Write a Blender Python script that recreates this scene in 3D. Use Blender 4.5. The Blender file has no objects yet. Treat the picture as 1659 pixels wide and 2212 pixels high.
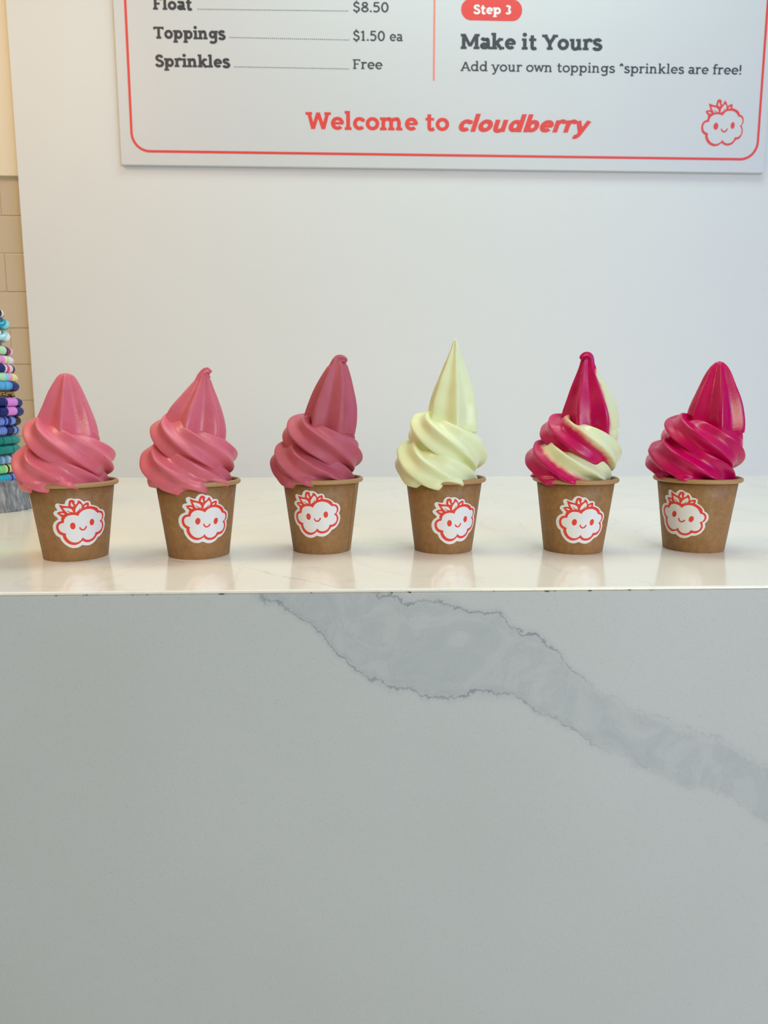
import bpy, bmesh, math, random
from mathutils import Vector, Matrix
random.seed(7)
C = bpy.context.scene.collection
SC = bpy.context.scene
PI = math.pi

# ------------------------------------------------------------------ camera
F = 1500.0                       # focal length in pixels of the 1659 x 2212 frame
CX, CY = 829.5, 1106.0
PITCH, YAW = math.radians(8.1), math.radians(-2.1)
CAM = Vector((0.0, 0.0, 0.158))  # counter top is z = 0
# camera axes (right, down, forward) in the world
cyw, syw = math.cos(YAW), math.sin(YAW)
cp, sp = math.cos(PITCH), math.sin(PITCH)
AX_R = Vector((cyw, syw, 0))
AX_H = Vector((-syw, cyw, 0))                       # horizontal forward
AX_D = Vector((0, 0, -1)) * cp - AX_H * sp          # image down
AX_F = Vector((0, 0, -1)) * sp + AX_H * cp          # optical axis
cam_data = bpy.data.cameras.new('camera')
cam = bpy.data.objects.new('camera', cam_data)
C.objects.link(cam)
m = Matrix.Identity(4)
for i in range(3):
    m[i][0] = AX_R[i]; m[i][1] = -AX_D[i]; m[i][2] = -AX_F[i]; m[i][3] = CAM[i]
cam.matrix_world = m
cam_data.sensor_fit = 'VERTICAL'
cam_data.sensor_height = 24.0
cam_data.sensor_width = 18.0
cam_data.lens = F / 2212.0 * 24.0
cam_data.clip_start = 0.02
cam_data.dof.use_dof = True
cam_data.dof.focus_distance = 0.76
cam_data.dof.aperture_fstop = 7.0
SC.camera = cam

# ------------------------------------------------------------------ light
w = bpy.data.worlds.new('world'); SC.world = w
w.use_nodes = True
bg = w.node_tree.nodes['Background']
bg.inputs[0].default_value = (0.86, 0.94, 1.0, 1)
bg.inputs[1].default_value = 0.13
SC.view_settings.view_transform = 'Standard'
SC.view_settings.look = 'None'
SC.view_settings.gamma = 1.0
SC.view_settings.use_curve_mapping = False
SC.view_settings.exposure = 0.0

def area(name, loc, aim, size, size_y, power, col):
    l = bpy.data.lights.new(name, 'AREA'); l.shape = 'RECTANGLE'
    l.size = size; l.size_y = size_y; l.energy = power; l.color = col
    o = bpy.data.objects.new(name, l); C.objects.link(o)
    o.location = loc
    d = Vector(aim) - Vector(loc)
    o.rotation_euler = d.to_track_quat('-Z', 'Y').to_euler()
    return o
area('ceiling_light', (-1.15, 0.70, 1.45), (-0.45, 1.1, 0.1), 0.7, 0.5, 10.5, (1.0, 0.69, 0.43))
area('ceiling_light', (0.35, 1.15, 1.80), (0.35, 1.05, 0), 1.2, 0.5, 12.4, (0.78, 1.0, 0.92))
area('shop_window_light', (2.4, -1.5, 0.9), (0.3, 1.0, 0.15), 1.6, 1.5, 41, (0.12, 0.28, 1.0))
area('shop_window_light', (1.35, -2.2, 0.75), (0.1, 0.9, 0.0), 1.5, 1.4, 52.5, (0.95, 0.96, 0.60))

# ------------------------------------------------------------------ helpers
def ray(x, y):
    return AX_R * ((x - CX) / F) + AX_D * ((y - CY) / F) + AX_F
def on_z(x, y, z=0.0):
    d = ray(x, y); return CAM + d * ((z - CAM.z) / d.z)
def on_y(x, y, Y):
    d = ray(x, y); return CAM + d * ((Y - CAM.y) / d.y)

def link(name, me, mat=None, parent=None, smooth=False):
    if mat is not None:
        me.materials.append(mat)
    if smooth:
        me.polygons.foreach_set('use_smooth', [True] * len(me.polygons))
    o = bpy.data.objects.new(name, me); C.objects.link(o)
    if parent is not None:
        o.parent = parent
    return o
def obj(name, bm, mat=None, parent=None, smooth=False):
    me = bpy.data.meshes.new(name); bm.to_mesh(me); bm.free()
    return link(name, me, mat, parent, smooth)
def tag(o, label=None, cat=None, group=None, kind=None):
    if label: o['label'] = label
    if cat: o['category'] = cat
    if group: o['group'] = group
    if kind: o['kind'] = kind
    return o
def empty(name, loc):
    o = bpy.data.objects.new(name, None); C.objects.link(o); o.location = loc
    o.empty_display_size = 0.03
    return o
def add_box(bm, x0, x1, y0, y1, z0, z1):
    v = [bm.verts.new((x, y, z)) for z in (z0, z1) for y in (y0, y1) for x in (x0, x1)]
    for f in ((0, 2, 3, 1), (4, 5, 7, 6), (0, 1, 5, 4), (2, 6, 7, 3), (0, 4, 6, 2), (1, 3, 7, 5)):
        bm.faces.new([v[i] for i in f])
def box(name, x0, x1, y0, y1, z0, z1, mat, parent=None, bevel=0):
    bm = bmesh.new(); add_box(bm, x0, x1, y0, y1, z0, z1)
    if bevel:
        bmesh.ops.bevel(bm, geom=bm.edges[:], offset=bevel, segments=2, affect='EDGES', profile=.6)
    return obj(name, bm, mat, parent)
def add_lathe(bm, prof, n=64, close=False):
    rings = []
    for r, z in prof:
        rings.append([bm.verts.new((r * math.cos(2 * PI * i / n), r * math.sin(2 * PI * i / n), z)) for i in range(n)])
    k = len(rings)
    for a in range(k if close else k - 1):
        A, B = rings[a], rings[(a + 1) % k]
        for i in range(n):
            bm.faces.new((A[i], A[(i + 1) % n], B[(i + 1) % n], B[i]))
    return rings

def catmull(pts, n=8, closed=False):
    out = []
    N = len(pts)
    P = lambda i: pts[i % N] if closed else pts[max(0, min(N - 1, i))]
    for i in range(N if closed else N - 1):
        p0, p1, p2, p3 = P(i - 1), P(i), P(i + 1), P(i + 2)
        for k in range(n):
            t = k / n
            out.append(tuple(0.5 * ((2 * b) + (c - a) * t + (2 * a - 5 * b + 4 * c - d) * t * t + (-a + 3 * b - 3 * c + d) * t ** 3)
                             for a, b, c, d in zip(p0, p1, p2, p3)))
    if not closed:
        out.append(tuple(pts[-1]))
    return out

# ------------------------------------------------------------------ materials
class NT:
    def __init__(self, name):
        self.m = bpy.data.materials.new(name); self.m.use_nodes = True
        self.t = self.m.node_tree; self.n = self.t.nodes
        self.b = self.n['Principled BSDF']
    def add(self, typ, **kw):
        nd = self.n.new(typ)
        for k, v in kw.items(): setattr(nd, k, v)
        return nd
    def l(self, a, b): self.t.links.new(a, b)
    def math(self, op, a, b=None, clamp=False):
        nd = self.add('ShaderNodeMath', operation=op, use_clamp=clamp)
        for i, v in enumerate((a, b)):
            if v is None: continue
            if isinstance(v, (int, float)): nd.inputs[i].default_value = v
            else: self.l(v, nd.inputs[i])
        return nd.outputs[0]
    def noise(self, scale, detail=3, rough=.5, vec=None):
        nd = self.add('ShaderNodeTexNoise')
        nd.inputs['Scale'].default_value = scale; nd.inputs['Detail'].default_value = detail
        nd.inputs['Roughness'].default_value = rough
        if vec is None:
            if not hasattr(self, 'tc'): self.tc = self.add('ShaderNodeTexCoord')
            vec = self.tc.outputs['Object']
        self.l(vec, nd.inputs['Vector'])
        return nd.outputs['Fac']
    def mix(self, fac, a, b):
        nd = self.add('ShaderNodeMix', data_type='RGBA')
        for s, v in ((nd.inputs[0], fac), (nd.inputs[6], a), (nd.inputs[7], b)):
            if isinstance(v, (int, float)): s.default_value = v
            elif isinstance(v, tuple): s.default_value = (*v, 1) if len(v) == 3 else v
            else: self.l(v, s)
        return nd.outputs[2]
    def remap(self, v, a, b, c=0.0, d=1.0, smooth=False):
        nd = self.add('ShaderNodeMapRange')
        if smooth: nd.interpolation_type = 'SMOOTHSTEP'
        self.l(v, nd.inputs[0])
        for i, q in enumerate((a, b, c, d)):
            if isinstance(q, (int, float)): nd.inputs[1 + i].default_value = q
            else: self.l(q, nd.inputs[1 + i])
        return nd.outputs[0]
    def bump(self, h, strength=.2, dist=.001):
        nd = self.add('ShaderNodeBump'); nd.inputs['Strength'].default_value = strength
        nd.inputs['Distance'].default_value = dist
        self.l(h, nd.inputs['Height']); self.l(nd.outputs[0], self.b.inputs['Normal'])
    def col(self, c):
        if isinstance(c, tuple): self.b.inputs['Base Color'].default_value = (*c, 1)
        else: self.l(c, self.b.inputs['Base Color'])
    def set(self, **kw):
        for k, v in kw.items(): self.b.inputs[k.replace('_', ' ')].default_value = v

def srgb(r, g, b):
    f = lambda c: ((c / 255 + .055) / 1.055) ** 2.4 if c / 255 > .04045 else c / 255 / 12.92
    return (f(r), f(g), f(b))
def plain(name, c, rough=.5, nscale=None, amt=.1, bump=None, **kw):
    n = NT(name)
    if nscale:
        d = tuple(x * (1 - amt) for x in c); e = tuple(min(1, x * (1 + amt)) for x in c)
        n.col(n.mix(n.noise(nscale, 4), d, e))
    else:
        n.col(c)
    n.set(Roughness=rough, **kw)
    if bump:
        n.bump(n.noise(bump[0], 3), bump[1], bump[2])
    return n.m

M_wall = plain('painted_wall', srgb(216, 216, 215), .55, 3.0, .012, (140, .05, .001))
M_ceiling = plain('ceiling_paint', srgb(225, 222, 215), .8, 4, .02)
M_floor = plain('floor_concrete', srgb(150, 146, 140), .5, 6, .08)
M_tile = plain('glazed_tile', srgb(200, 182, 156), .22, 9, .03, (30, .05, .001))
M_grout = plain('tile_grout', srgb(188, 166, 134), .9, 60, .06)
M_panel = plain('cream_panel', srgb(224, 210, 184), .5, 5, .02)
M_board = plain('board_white', srgb(204, 204, 206), .42, 4, .01)
M_red = plain('print_red', srgb(222, 62, 58), .5, 60, .03)
M_coral = plain('print_coral', srgb(232, 128, 108), .5, 60, .03)
M_ink = plain('print_charcoal', srgb(52, 54, 62), .5, 60, .05)
M_sticker = plain('sticker_vinyl', srgb(236, 234, 234), .35, 40, .01)
M_stickred = plain('sticker_red', srgb(232, 62, 48), .35, 60, .02)
M_white = plain('print_white', srgb(235, 228, 226), .5, 60, .01)

def kraft():
    n = NT('kraft_paper')
    fine = n.noise(900, 4, .7); mid = n.noise(160, 4, .6); big = n.noise(22, 3)
    f = n.math('ADD', n.math('MULTIPLY', fine, .55), n.math('MULTIPLY', mid, .45))
    f = n.remap(f, .36, .64)
    c = n.mix(f, srgb(132, 94, 52), srgb(170, 127, 80))
    c = n.mix(n.remap(big, .35, .65, 0, .35), c, srgb(158, 110, 62))
    n.col(c); n.set(Roughness=.55); n.bump(fine, .12, .0004)
    return n.m
M_kraft = kraft()
M_rim = plain('kraft_rim', srgb(180, 140, 92), .5, 300, .08, (600, .1, .0004))

def cream(name, c, dark, rough=.3, attr=False, c2=None, spots=True):
    n = NT(name)
    base = n.mix(n.remap(n.noise(35, 4), .3, .7), c, dark)
    if attr:
        a = n.add('ShaderNodeAttribute', attribute_name='flavour')
        wob = n.math('ADD', a.outputs['Fac'], n.math('MULTIPLY', n.math('SUBTRACT', n.noise(60, 4), .5), .35))
        s = n.remap(wob, .38, .62, 0, 1, True)
        blend = n.mix(n.remap(wob, .30, .46, 0, 1, True), base, srgb(238, 150, 128))
        base = n.mix(s, blend, c2)
    if spots:
        v = n.add('ShaderNodeTexVoronoi'); v.inputs['Scale'].default_value = 210
        n.l(n.tc.outputs['Object'], v.inputs['Vector'])
        pit = n.remap(v.outputs['Distance'], .05, .14)
        gate = n.remap(n.noise(70, 2), .60, .66)
        pitm = n.math('MULTIPLY', n.math('SUBTRACT', 1, pit), gate)
        base = n.mix(n.math('MULTIPLY', pitm, .5), base, tuple(x * .45 for x in dark))
    n.col(base)
    n.set(Roughness=rough, Subsurface_Weight=.12, Subsurface_Scale=.003, Specular_IOR_Level=.4)
    n.b.inputs['Subsurface Radius'].default_value = (1.0, .55, .45)
    h = n.math('ADD', n.noise(450, 3), n.math('MULTIPLY', n.noise(90, 4), 1.5))
    n.bump(h, .22, .0006)
    rr = n.remap(n.noise(28, 3), .38, .62, rough - .1, rough + .16); n.l(rr, n.b.inputs['Roughness'])
    return n.m
MAGENTA, MAGENTA_D = srgb(208, 2, 92), srgb(192, 0, 84)
M_ras = cream('raspberry_cream', srgb(230, 116, 132), srgb(222, 108, 124), .32)
M_rls = cream('raspberry_acai_cream', srgb(226, 115, 130), srgb(216, 106, 122), .34)
M_str = cream('acai_cream', srgb(196, 94, 110), srgb(186, 86, 102), .46)
M_lime = cream('lime_cream', srgb(240, 245, 200), srgb(236, 241, 190), .36, spots=False)
M_drag = cream('dragonfruit_cream', MAGENTA, MAGENTA_D, .24)
M_twist = cream('twist_cream', MAGENTA, MAGENTA_D, .27, True, srgb(232, 236, 190), spots=False)

# ------------------------------------------------------------------ setting
YF = 0.613       # front face of the counter
YW = 1.735       # white wall
YT = 1.768       # tiled wall, set back behind the white wall's end
wall_x = on_y(43, 435, YW).x
def structure(o): o['kind'] = 'structure'; return o
structure(box('floor', -3.2, 3.6, -3.2, 2.1, -1.02, -0.95, M_floor))
structure(box('ceiling_sky_block', -3.2, 3.6, -2.4, 2.1, 1.9, 1.98, M_ceiling))  # out of view, added to keep cool sky light off the countertop
structure(box('wall_back', wall_x, 3.6, YW, 2.0, 0.0, 1.9, M_wall))
wl = structure(box('wall_left', -3.2, wall_x + .02, YT - .0030, 2.0, -0.95, 1.9, M_grout))
# tiles
rows_px = [382, 467, 548, 631, 709, 787, 865]
zs = [on_y(20, y, YT).z for y in rows_px]
step = (zs[0] - zs[-1]) / 6
while zs[-1] > 0.02: zs.append(zs[-1] - step)
TW = 2.02 * step
xa = on_y(14, 590, YT).x
tile_me = {}
for r in range(len(zs) - 1):
    z1, z0 = zs[r], max(zs[r + 1], 0.001)
    off = xa if r % 2 == 0 else xa + TW * .5
    k = -4
    while True:
        x0 = off + k * TW; x1 = x0 + TW; k += 1
        if x0 > wall_x + .01: break
        x1 = min(x1, wall_x + .018)
        if x1 - x0 < .01: continue
        g = .0011
        t = box('tile', x0 + g, x1 - g, YT - .004 - random.random() * .0012, YT + .004, z0 + g, z1 - g, M_tile, wl, .0012)
# cream panel over the tiles
pz = on_y(20, 384, YT).z
structure(box('trim_1', -3.2, wall_x + .015, YT - .016, YT + .004, pz, 1.9, M_panel))

# counter -----------------------------------------------------------
def quartz(name, front):
    n = NT(name); n.tc = n.add('ShaderNodeTexCoord')
    sep = n.add('ShaderNodeSeparateXYZ'); n.l(n.tc.outputs['Object'], sep.inputs[0])
    X, Y, Z = sep.outputs
    speck = n.remap(n.noise(900, 2, .6), .60, .72)
    cloud = n.remap(n.noise(5, 4), .35, .65)
    base = n.mix(cloud, srgb(212, 212, 208), srgb(215, 215, 212)) if front else n.mix(cloud, srgb(248, 241, 226), srgb(252, 247, 235))  # same stone: warm light painted into the top, greyer shade into the front
    base = n.mix(n.math('MULTIPLY', speck, .36), base, srgb(150, 150, 148))
    def curve(pts, x0, x1, v0, v1, src):
        t = n.remap(src, x0, x1)
        fc = n.add('ShaderNodeFloatCurve'); cu = fc.mapping.curves[0]
        q = [((a - x0) / (x1 - x0), (b - v0) / (v1 - v0)) for a, b in pts]
        cu.points[0].location = q[0]; cu.points[1].location = q[-1]
        for p in q[1:-1]: cu.points.new(*p)
        fc.mapping.update(); n.l(t, fc.inputs['Value'])
        return n.remap(fc.outputs[0], 0, 1, v0, v1)
    if front:
        def conv(L): return [(p.x, p.z) for p in (on_y(500 + a / 1.431, 1250 + b / 1.431, YF) for a, b in L)]
        lo = conv([(-400, -330), (80, 37), (200, 110), (270, 165), (330, 240), (400, 290), (480, 325), (570, 352), (650, 368), (760, 352), (870, 365),
                   (940, 400), (1010, 435), (1080, 485), (1250, 580), (1420, 650), (1510, 665), (1570, 695), (1650, 750), (2000, 960)])
        up = conv([(-400, -500), (80, -80), (300, 0), (460, 50), (560, 75), (680, 75), (750, 105), (830, 110), (865, 147), (950, 185), (1020, 240),
                   (1060, 290), (1120, 340), (1190, 380), (1280, 410), (1400, 465), (1500, 490), (1570, 520), (1660, 572), (2000, 740)])
        x0, x1 = lo[0][0] - .001, lo[-1][0] + .001
        v0, v1 = -.5, .45
        zj = n.math('ADD', Z, n.math('ADD', n.math('MULTIPLY', n.math('SUBTRACT', n.noise(42, 6, .65), .5), .030),
                                    n.math('MULTIPLY', n.math('SUBTRACT', n.noise(240, 3, .6), .5), .006)))
        L = curve(lo, x0, x1, v0, v1, X); U = curve(up, x0, x1, v0, v1, X)
        dl = n.math('SUBTRACT', zj, L); du = n.math('SUBTRACT', U, zj)
        mask = n.math('MULTIPLY', n.remap(dl, 0, .004, 0, 1, True), n.remap(du, 0, .007, 0, 1, True))
        swirl = n.noise(26, 7, .6)
        wv = n.add('ShaderNodeTexNoise'); wv.inputs['Scale'].default_value = 20; wv.inputs['Detail'].default_value = 6; wv.inputs['Distortion'].default_value = 2.2
        n.l(n.tc.outputs['Object'], wv.inputs['Vector'])
        amt = n.math('MULTIPLY', mask, n.remap(wv.outputs['Fac'], .35, .66, .16, .42))
        base = n.mix(amt, base, srgb(164, 174, 180))
        band = n.math('MULTIPLY', n.remap(n.math('ABSOLUTE', n.math('SUBTRACT', wv.outputs['Fac'], .5)), 0, .018, 1, 0, True), mask)
        base = n.mix(n.math('MULTIPLY', band, .10), base, srgb(140, 150, 160))
        gate = n.remap(swirl, .36, .54)
        fadeR = n.remap(X, on_y(1150, 1500, YF).x, on_y(1350, 1600, YF).x, 1, .22)
        for d in (dl, du):
            e = n.remap(n.math('ABSOLUTE', d), .0002, .0016, 1, 0, True)
            e = n.math('MULTIPLY', n.math('MULTIPLY', e, n.remap(gate, 0, 1, .25, 1)), fadeR)
            base = n.mix(n.math('MULTIPLY', e, .55), base, srgb(104, 112, 126))
            h = n.remap(n.math('ABSOLUTE', d), 0, .009, 1, 0, True)
            base = n.mix(n.math('MULTIPLY', n.math('MULTIPLY', h, fadeR), .18), base, srgb(140, 150, 160))
        n.set(Roughness=.32, Specular_IOR_Level=.4)
    else:
        def conv2(L): return [(p.x, p.y) for p in (on_z(a, b) for a, b in L)]
        v = conv2([(330, 1205), (430, 1217), (490, 1221), (540, 1228), (600, 1243), (650, 1252), (700, 1262), (760, 1275)])
        x0, x1 = v[0][0], v[-1][0]
        yj = n.math('ADD', Y, n.math('MULTIPLY', n.math('SUBTRACT', n.noise(60, 6, .65), .5), .02))
        cv = curve(v, x0, x1, .5, 1.0, X)
        e = n.remap(n.math('ABSOLUTE', n.math('SUBTRACT', yj, cv)), .0002, .0025, 1, 0, True)
        win = n.math('MULTIPLY', n.remap(X, x0, x0 + .03), n.remap(X, x1 - .02, x1, 1, 0))
        e = n.math('MULTIPLY', n.math('MULTIPLY', e, win), n.remap(n.noise(30, 4), .35, .6, .2, 1))
        base = n.mix(n.math('MULTIPLY', e, .40), base, srgb(150, 138, 124))
        # faint drifting veins all over the slab
        nd = n.add('ShaderNodeTexNoise'); nd.inputs['Scale'].default_value = 4.5; nd.inputs['Detail'].default_value = 7; nd.inputs['Distortion'].default_value = .6
        n.l(n.tc.outputs['Object'], nd.inputs['Vector'])
        vv = n.remap(n.math('ABSOLUTE', n.math('SUBTRACT', nd.outputs['Fac'], .52)), 0, .014, 1, 0, True)
        base = n.mix(n.math('MULTIPLY', vv, .10), base, srgb(176, 160, 140))
        n.set(Roughness=.13, Specular_IOR_Level=.5)
    n.col(base)
    return n.m
M_qtop_lit, M_qfront_shaded = quartz('quartz_top_lit', False), quartz('quartz_front_shaded', True)
XL, XR = -1.75, 2.2
counter = empty('counter', (0, YF, -.95))
tag(counter, 'white quartz counter with grey veined waterfall front under the row of cups', 'counter')
def extrude_x(prof, x0, x1):
    bm = bmesh.new()
    A = [bm.verts.new((x0, y, z)) for y, z in prof]; B = [bm.verts.new((x1, y, z)) for y, z in prof]
    n = len(prof)
    for i in range(n):
        bm.faces.new((A[i], A[(i + 1) % n], B[(i + 1) % n], B[i]))
    bm.faces.new(A[::-1]); bm.faces.new(B)
    bmesh.ops.recalc_face_normals(bm, faces=bm.faces[:])
    return bm
def child_world(o, parent):
    o.parent = parent; o.matrix_parent_inverse = Matrix.Translation(parent.location).inverted()
    return o
top = child_world(obj('countertop', extrude_x([(YF + .0022, 0), (YF + .0004, -.0008), (YF, -.0022), (YF + .0008, -.0030), (YF + .018, -.020), (YW + .025, -.020), (YW + .025, 0)], XL, XR), M_qtop_lit), counter)
frt = child_world(obj('front_panel', extrude_x([(YF + .0008, -.0036), (YF, -.0042), (YF, -.95), (YF + .02, -.95), (YF + .02, -.0226)], XL, XR), M_qfront_shaded), counter)
child_world(box('carcass', XL + .02, XR - .02, YF + .021, YW, -.95, -.021, M_panel), counter)
# small chips along the mitred edge
M_chip = plain('chip_dirt', srgb(92, 80, 66), .9, 300, .2)
bm = bmesh.new()
for i in range(26):
    x = random.uniform(-.5, .6); s = random.choice((.0003, .0004, .0005, .0008))
    bmesh.ops.create_icosphere(bm, subdivisions=1, radius=1, matrix=Matrix.Translation((x, YF + .0004, -.0031 + random.uniform(-.0006, .0008))) @ Matrix.Diagonal((s * random.uniform(1, 4), .0005, s * .8, 1)))
ch = child_world(obj('edge_chip', bm, M_chip), counter); ch['kind'] = 'stuff'

# ------------------------------------------------------------------ flat print helpers
def circle(cx, cy, rx, ry=None, a0=0, a1=360, n=28):
    ry = rx if ry is None else ry
    return [(cx + rx * math.cos(math.radians(a0 + (a1 - a0) * i / n)), cy + ry * math.sin(math.radians(a0 + (a1 - a0) * i / n))) for i in range(n + 1)]
def ribbon(bm, pts, wd, mp):
    """a flat band of width wd along pts, mapped to 3-D by mp(u, v)"""
    q = [pts[0]]
    for p in pts[1:]:
        if math.hypot(p[0] - q[-1][0], p[1] - q[-1][1]) > 1e-6: q.append(p)
    n = len(q); closed = n > 3 and math.hypot(q[0][0] - q[-1][0], q[0][1] - q[-1][1]) < 1e-5
    if closed: q = q[:-1]; n -= 1
    Lv, Rv = [], []
    for i in range(n):
        a = q[(i - 1) % n] if (i or closed) else q[0]
        b = q[(i + 1) % n] if (i < n - 1 or closed) else q[-1]
        d1 = (q[i][0] - a[0], q[i][1] - a[1]); d2 = (b[0] - q[i][0], b[1] - q[i][1])
        l1 = math.hypot(*d1) or 1; l2 = math.hypot(*d2) or 1
        if a == q[i]: d1, l1 = d2, l2
        if b == q[i]: d2, l2 = d1, l1
        t = (d1[0] / l1 + d2[0] / l2, d1[1] / l1 + d2[1] / l2); lt = math.hypot(*t) or 1
        t = (t[0] / lt, t[1] / lt); nn = (-t[1], t[0])
        k = 1 / max(.55, abs(nn[0] * -d1[1] / l1 + nn[1] * d1[0] / l1))
        hw = wd / 2 * k
        Lv.append(bm.verts.new(mp(q[i][0] + nn[0] * hw, q[i][1] + nn[1] * hw)))
        Rv.append(bm.verts.new(mp(q[i][0] - nn[0] * hw, q[i][1] - nn[1] * hw)))
    for i in range(n if closed else n - 1):
        j = (i + 1) % n
        bm.faces.new((Rv[i], Rv[j], Lv[j], Lv[i]))
def disc(bm, pts, mp):
    if pts[0] == pts[-1] or math.hypot(pts[0][0] - pts[-1][0], pts[0][1] - pts[-1][1]) < 1e-6: pts = pts[:-1]
    bm.faces.new([bm.verts.new(mp(*p)) for p in pts])

# ------------------------------------------------------------------ slab-serif alphabet drawn as strokes
def glyph(c, w, slab=True):
    h = w / 2; X = .52; t = .78 * w; S = []; D = []
    def V(x, y0, y1): S.append(([(x, y0), (x, y1)], w))
    def L(*p, k=1.0): S.append((list(p), w * k))
    def Cv(*p, k=1.0): S.append((catmull(list(p), 8), w * k))
    def E(cx, cy, rx, ry, a0=0, a1=360, k=1.0): S.append((circle(cx, cy, rx, ry, a0, a1, 36), w * k))
    def H(x0, x1, y, k=.78): S.append(([(x0, y), (x1, y)], w * k))
    e = .055
    def foot(x, l=1, r=1):
        if slab: H(x - h - e * l, x + h + e * r, t / 2)
    def topl(x, y):
        if slab: H(x - h - e, x + h * .9, y - t / 2)
    def topb(x, y, l=1, r=1):
        if slab: H(x - h - e * l, x + h + e * r, y - t / 2)
    def ball(x, y, r): D.append(circle(x, y, r))
    def sshape(x0, y0, sx, sy):
        P = [(.35, .39), (.31, .455), (.215, .475), (.115, .435), (.105, .34), (.20, .275), (.31, .235), (.375, .155), (.32, .06), (.21, .04), (.11, .065), (.075, .135)]
        Cv(*[(x0 + a * sx, y0 + b * sy) for a, b in P])
    if c == ' ': return S, D, .24
    if c == 'a':
        V(.37, h, .34); Cv((.09, .41), (.14, .47), (.235, X - h), (.335, .455), (.37, .34))
        E(.215, .155, .175 - h * .6, .155 - h * .9); H(.37, .37 + h + e, t / 2); adv = .50
    elif c == 'b': V(.13, 0, .76); topl(.13, .76); E(.32, .26, .235 - h, .265 - h); adv = .59
    elif c == 'c': E(.27, .26, .24 - h, .265 - h, 45, 318); ball(.40, .40, h * 1.05); adv = .48
    elif c == 'd': V(.45, 0, .76); topl(.45, .76); E(.26, .26, .235 - h, .265 - h); foot(.45, 0, 1); adv = .59
    elif c == 'e': E(.27, .26, .245 - h, .265 - h, 0, 318); H(.08, .515 - h * .4, .265, .7); adv = .52
    elif c == 'f': V(.16, 0, .58); Cv((.16, .56), (.18, .69), (.26, .76 - h), (.36, .72)); H(.03, .35, X - t / 2); foot(.16); adv = .36
    elif c == 'g':
        E(.25, .29, .225 - h, .235 - h); V(.44, .0, .5); topb(.44, X, 0, 1)
        Cv((.44, .02), (.42, -.11), (.31, -.17), (.18, -.165), (.09, -.12)); adv = .57
    elif c == 'i': V(.14, 0, X); topl(.14, X); foot(.14); ball(.13, .685, h * 1.25); adv = .29
    elif c == 'k': V(.13, 0, .76); topl(.13, .76); foot(.13); L((.15, .20), (.41, .5)); L((.24, .30), (.46, .0)); foot(.47, .6, .5); topb(.42, X, .6, .4); adv = .57
    elif c == 'l': V(.14, 0, .76); topl(.14, .76); foot(.14); adv = .29
    elif c in 'mn':
        V(.13, 0, X); topl(.13, X); foot(.13)
        for j in range(2 if c == 'm' else 1):
            o = .29 * j
            Cv((.13 + o, .33), (.18 + o, .42), (.27 + o, X - h), (.37 + o, .45), (.42 + o, .32)); V(.42 + o, 0, .33); foot(.42 + o, .75, 1)
        adv = .90 if c == 'm' else .60
    elif c == 'o': E(.27, .26, .255 - h, .268 - h); adv = .54
    elif c == 'p': V(.13, -.22, X); topl(.13, X); E(.32, .26, .235 - h, .265 - h); S.append(([(.13 - h - e, -.22 + t / 2), (.13 + h + e, -.22 + t / 2)], t)) if slab else None; adv = .59
    elif c == 'r': V(.13, 0, X); topl(.13, X); foot(.13); Cv((.13, .32), (.18, .42), (.27, .475), (.35, .455)); ball(.36, .445, h * 1.0); adv = .42
    elif c == 's': sshape(0, 0, 1, 1.02); adv = .45
    elif c == 't': V(.17, .14, .66); Cv((.17, .16), (.19, .07), (.26, .045), (.36, .085)); H(.03, .35, X - t / 2); adv = .39
    elif c == 'u':
        V(.14, .18, X); topl(.14, X); Cv((.14, .2), (.17, .09), (.26, .045), (.36, .09), (.42, .18)); V(.42, 0, X); topl(.42, X); foot(.42, 0, 1); adv = .59
    elif c == 'w':
        for a, b in (((.07, .5), (.2, .03)), ((.2, .03), (.345, .5)), ((.345, .5), (.49, .03)), ((.49, .03), (.62, .5))): L(a, b, k=.92)
        topb(.07, X, .8, .8); topb(.62, X, .8, .8); adv = .70
    elif c == 'y':
        L((.08, .5), (.265, .03)); L((.46, .5), (.25, -.06)); Cv((.26, -.03), (.215, -.13), (.15, -.18), (.06, -.16)); topb(.08, X, .8, .7); topb(.46, X, .7, .8); adv = .54
    elif c == 'A': L((.08, .03), (.33, .68)); L((.33, .68), (.58, .03)); H(.17, .49, .235); foot(.08, .8, .8); foot(.58, .8, .8); adv = .66
    elif c == 'F': V(.16, 0, .7); H(.03, .52, .7 - t / 2); H(.16, .42, .36); foot(.16, 1, 1.2); topl(.16, .7); L((.50, .7), (.50, .55), k=.7); adv = .57
    elif c == 'T': V(.31, 0, .7); H(.03, .59, .7 - t / 2); L((.06, .7), (.06, .53), k=.7); L((.56, .7), (.56, .53), k=.7); foot(.31, 1.3, 1.3); adv = .62
    elif c == 'S': sshape(.03, 0, 1.18, 1.37); adv = .55
    elif c == '$': sshape(.02, 0, 1.1, 1.37); L((.265, -.09), (.265, .06), k=.8); L((.265, .64), (.265, .79), k=.8); adv = .52
    elif c == 'M':
        V(.14, 0, .7); V(.70, 0, .7); L((.15, .68), (.42, .14), k=.9); L((.42, .14), (.69, .68), k=.9)
        foot(.14); foot(.70); topl(.14, .7); topb(.70, .7, 0, 1); adv = .84
    elif c == 'W':
        for a, b in (((.09, .68), (.24, .03)), ((.24, .03), (.43, .68)), ((.43, .68), (.62, .03)), ((.62, .03), (.78, .68))): L(a, b, k=.94)
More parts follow.
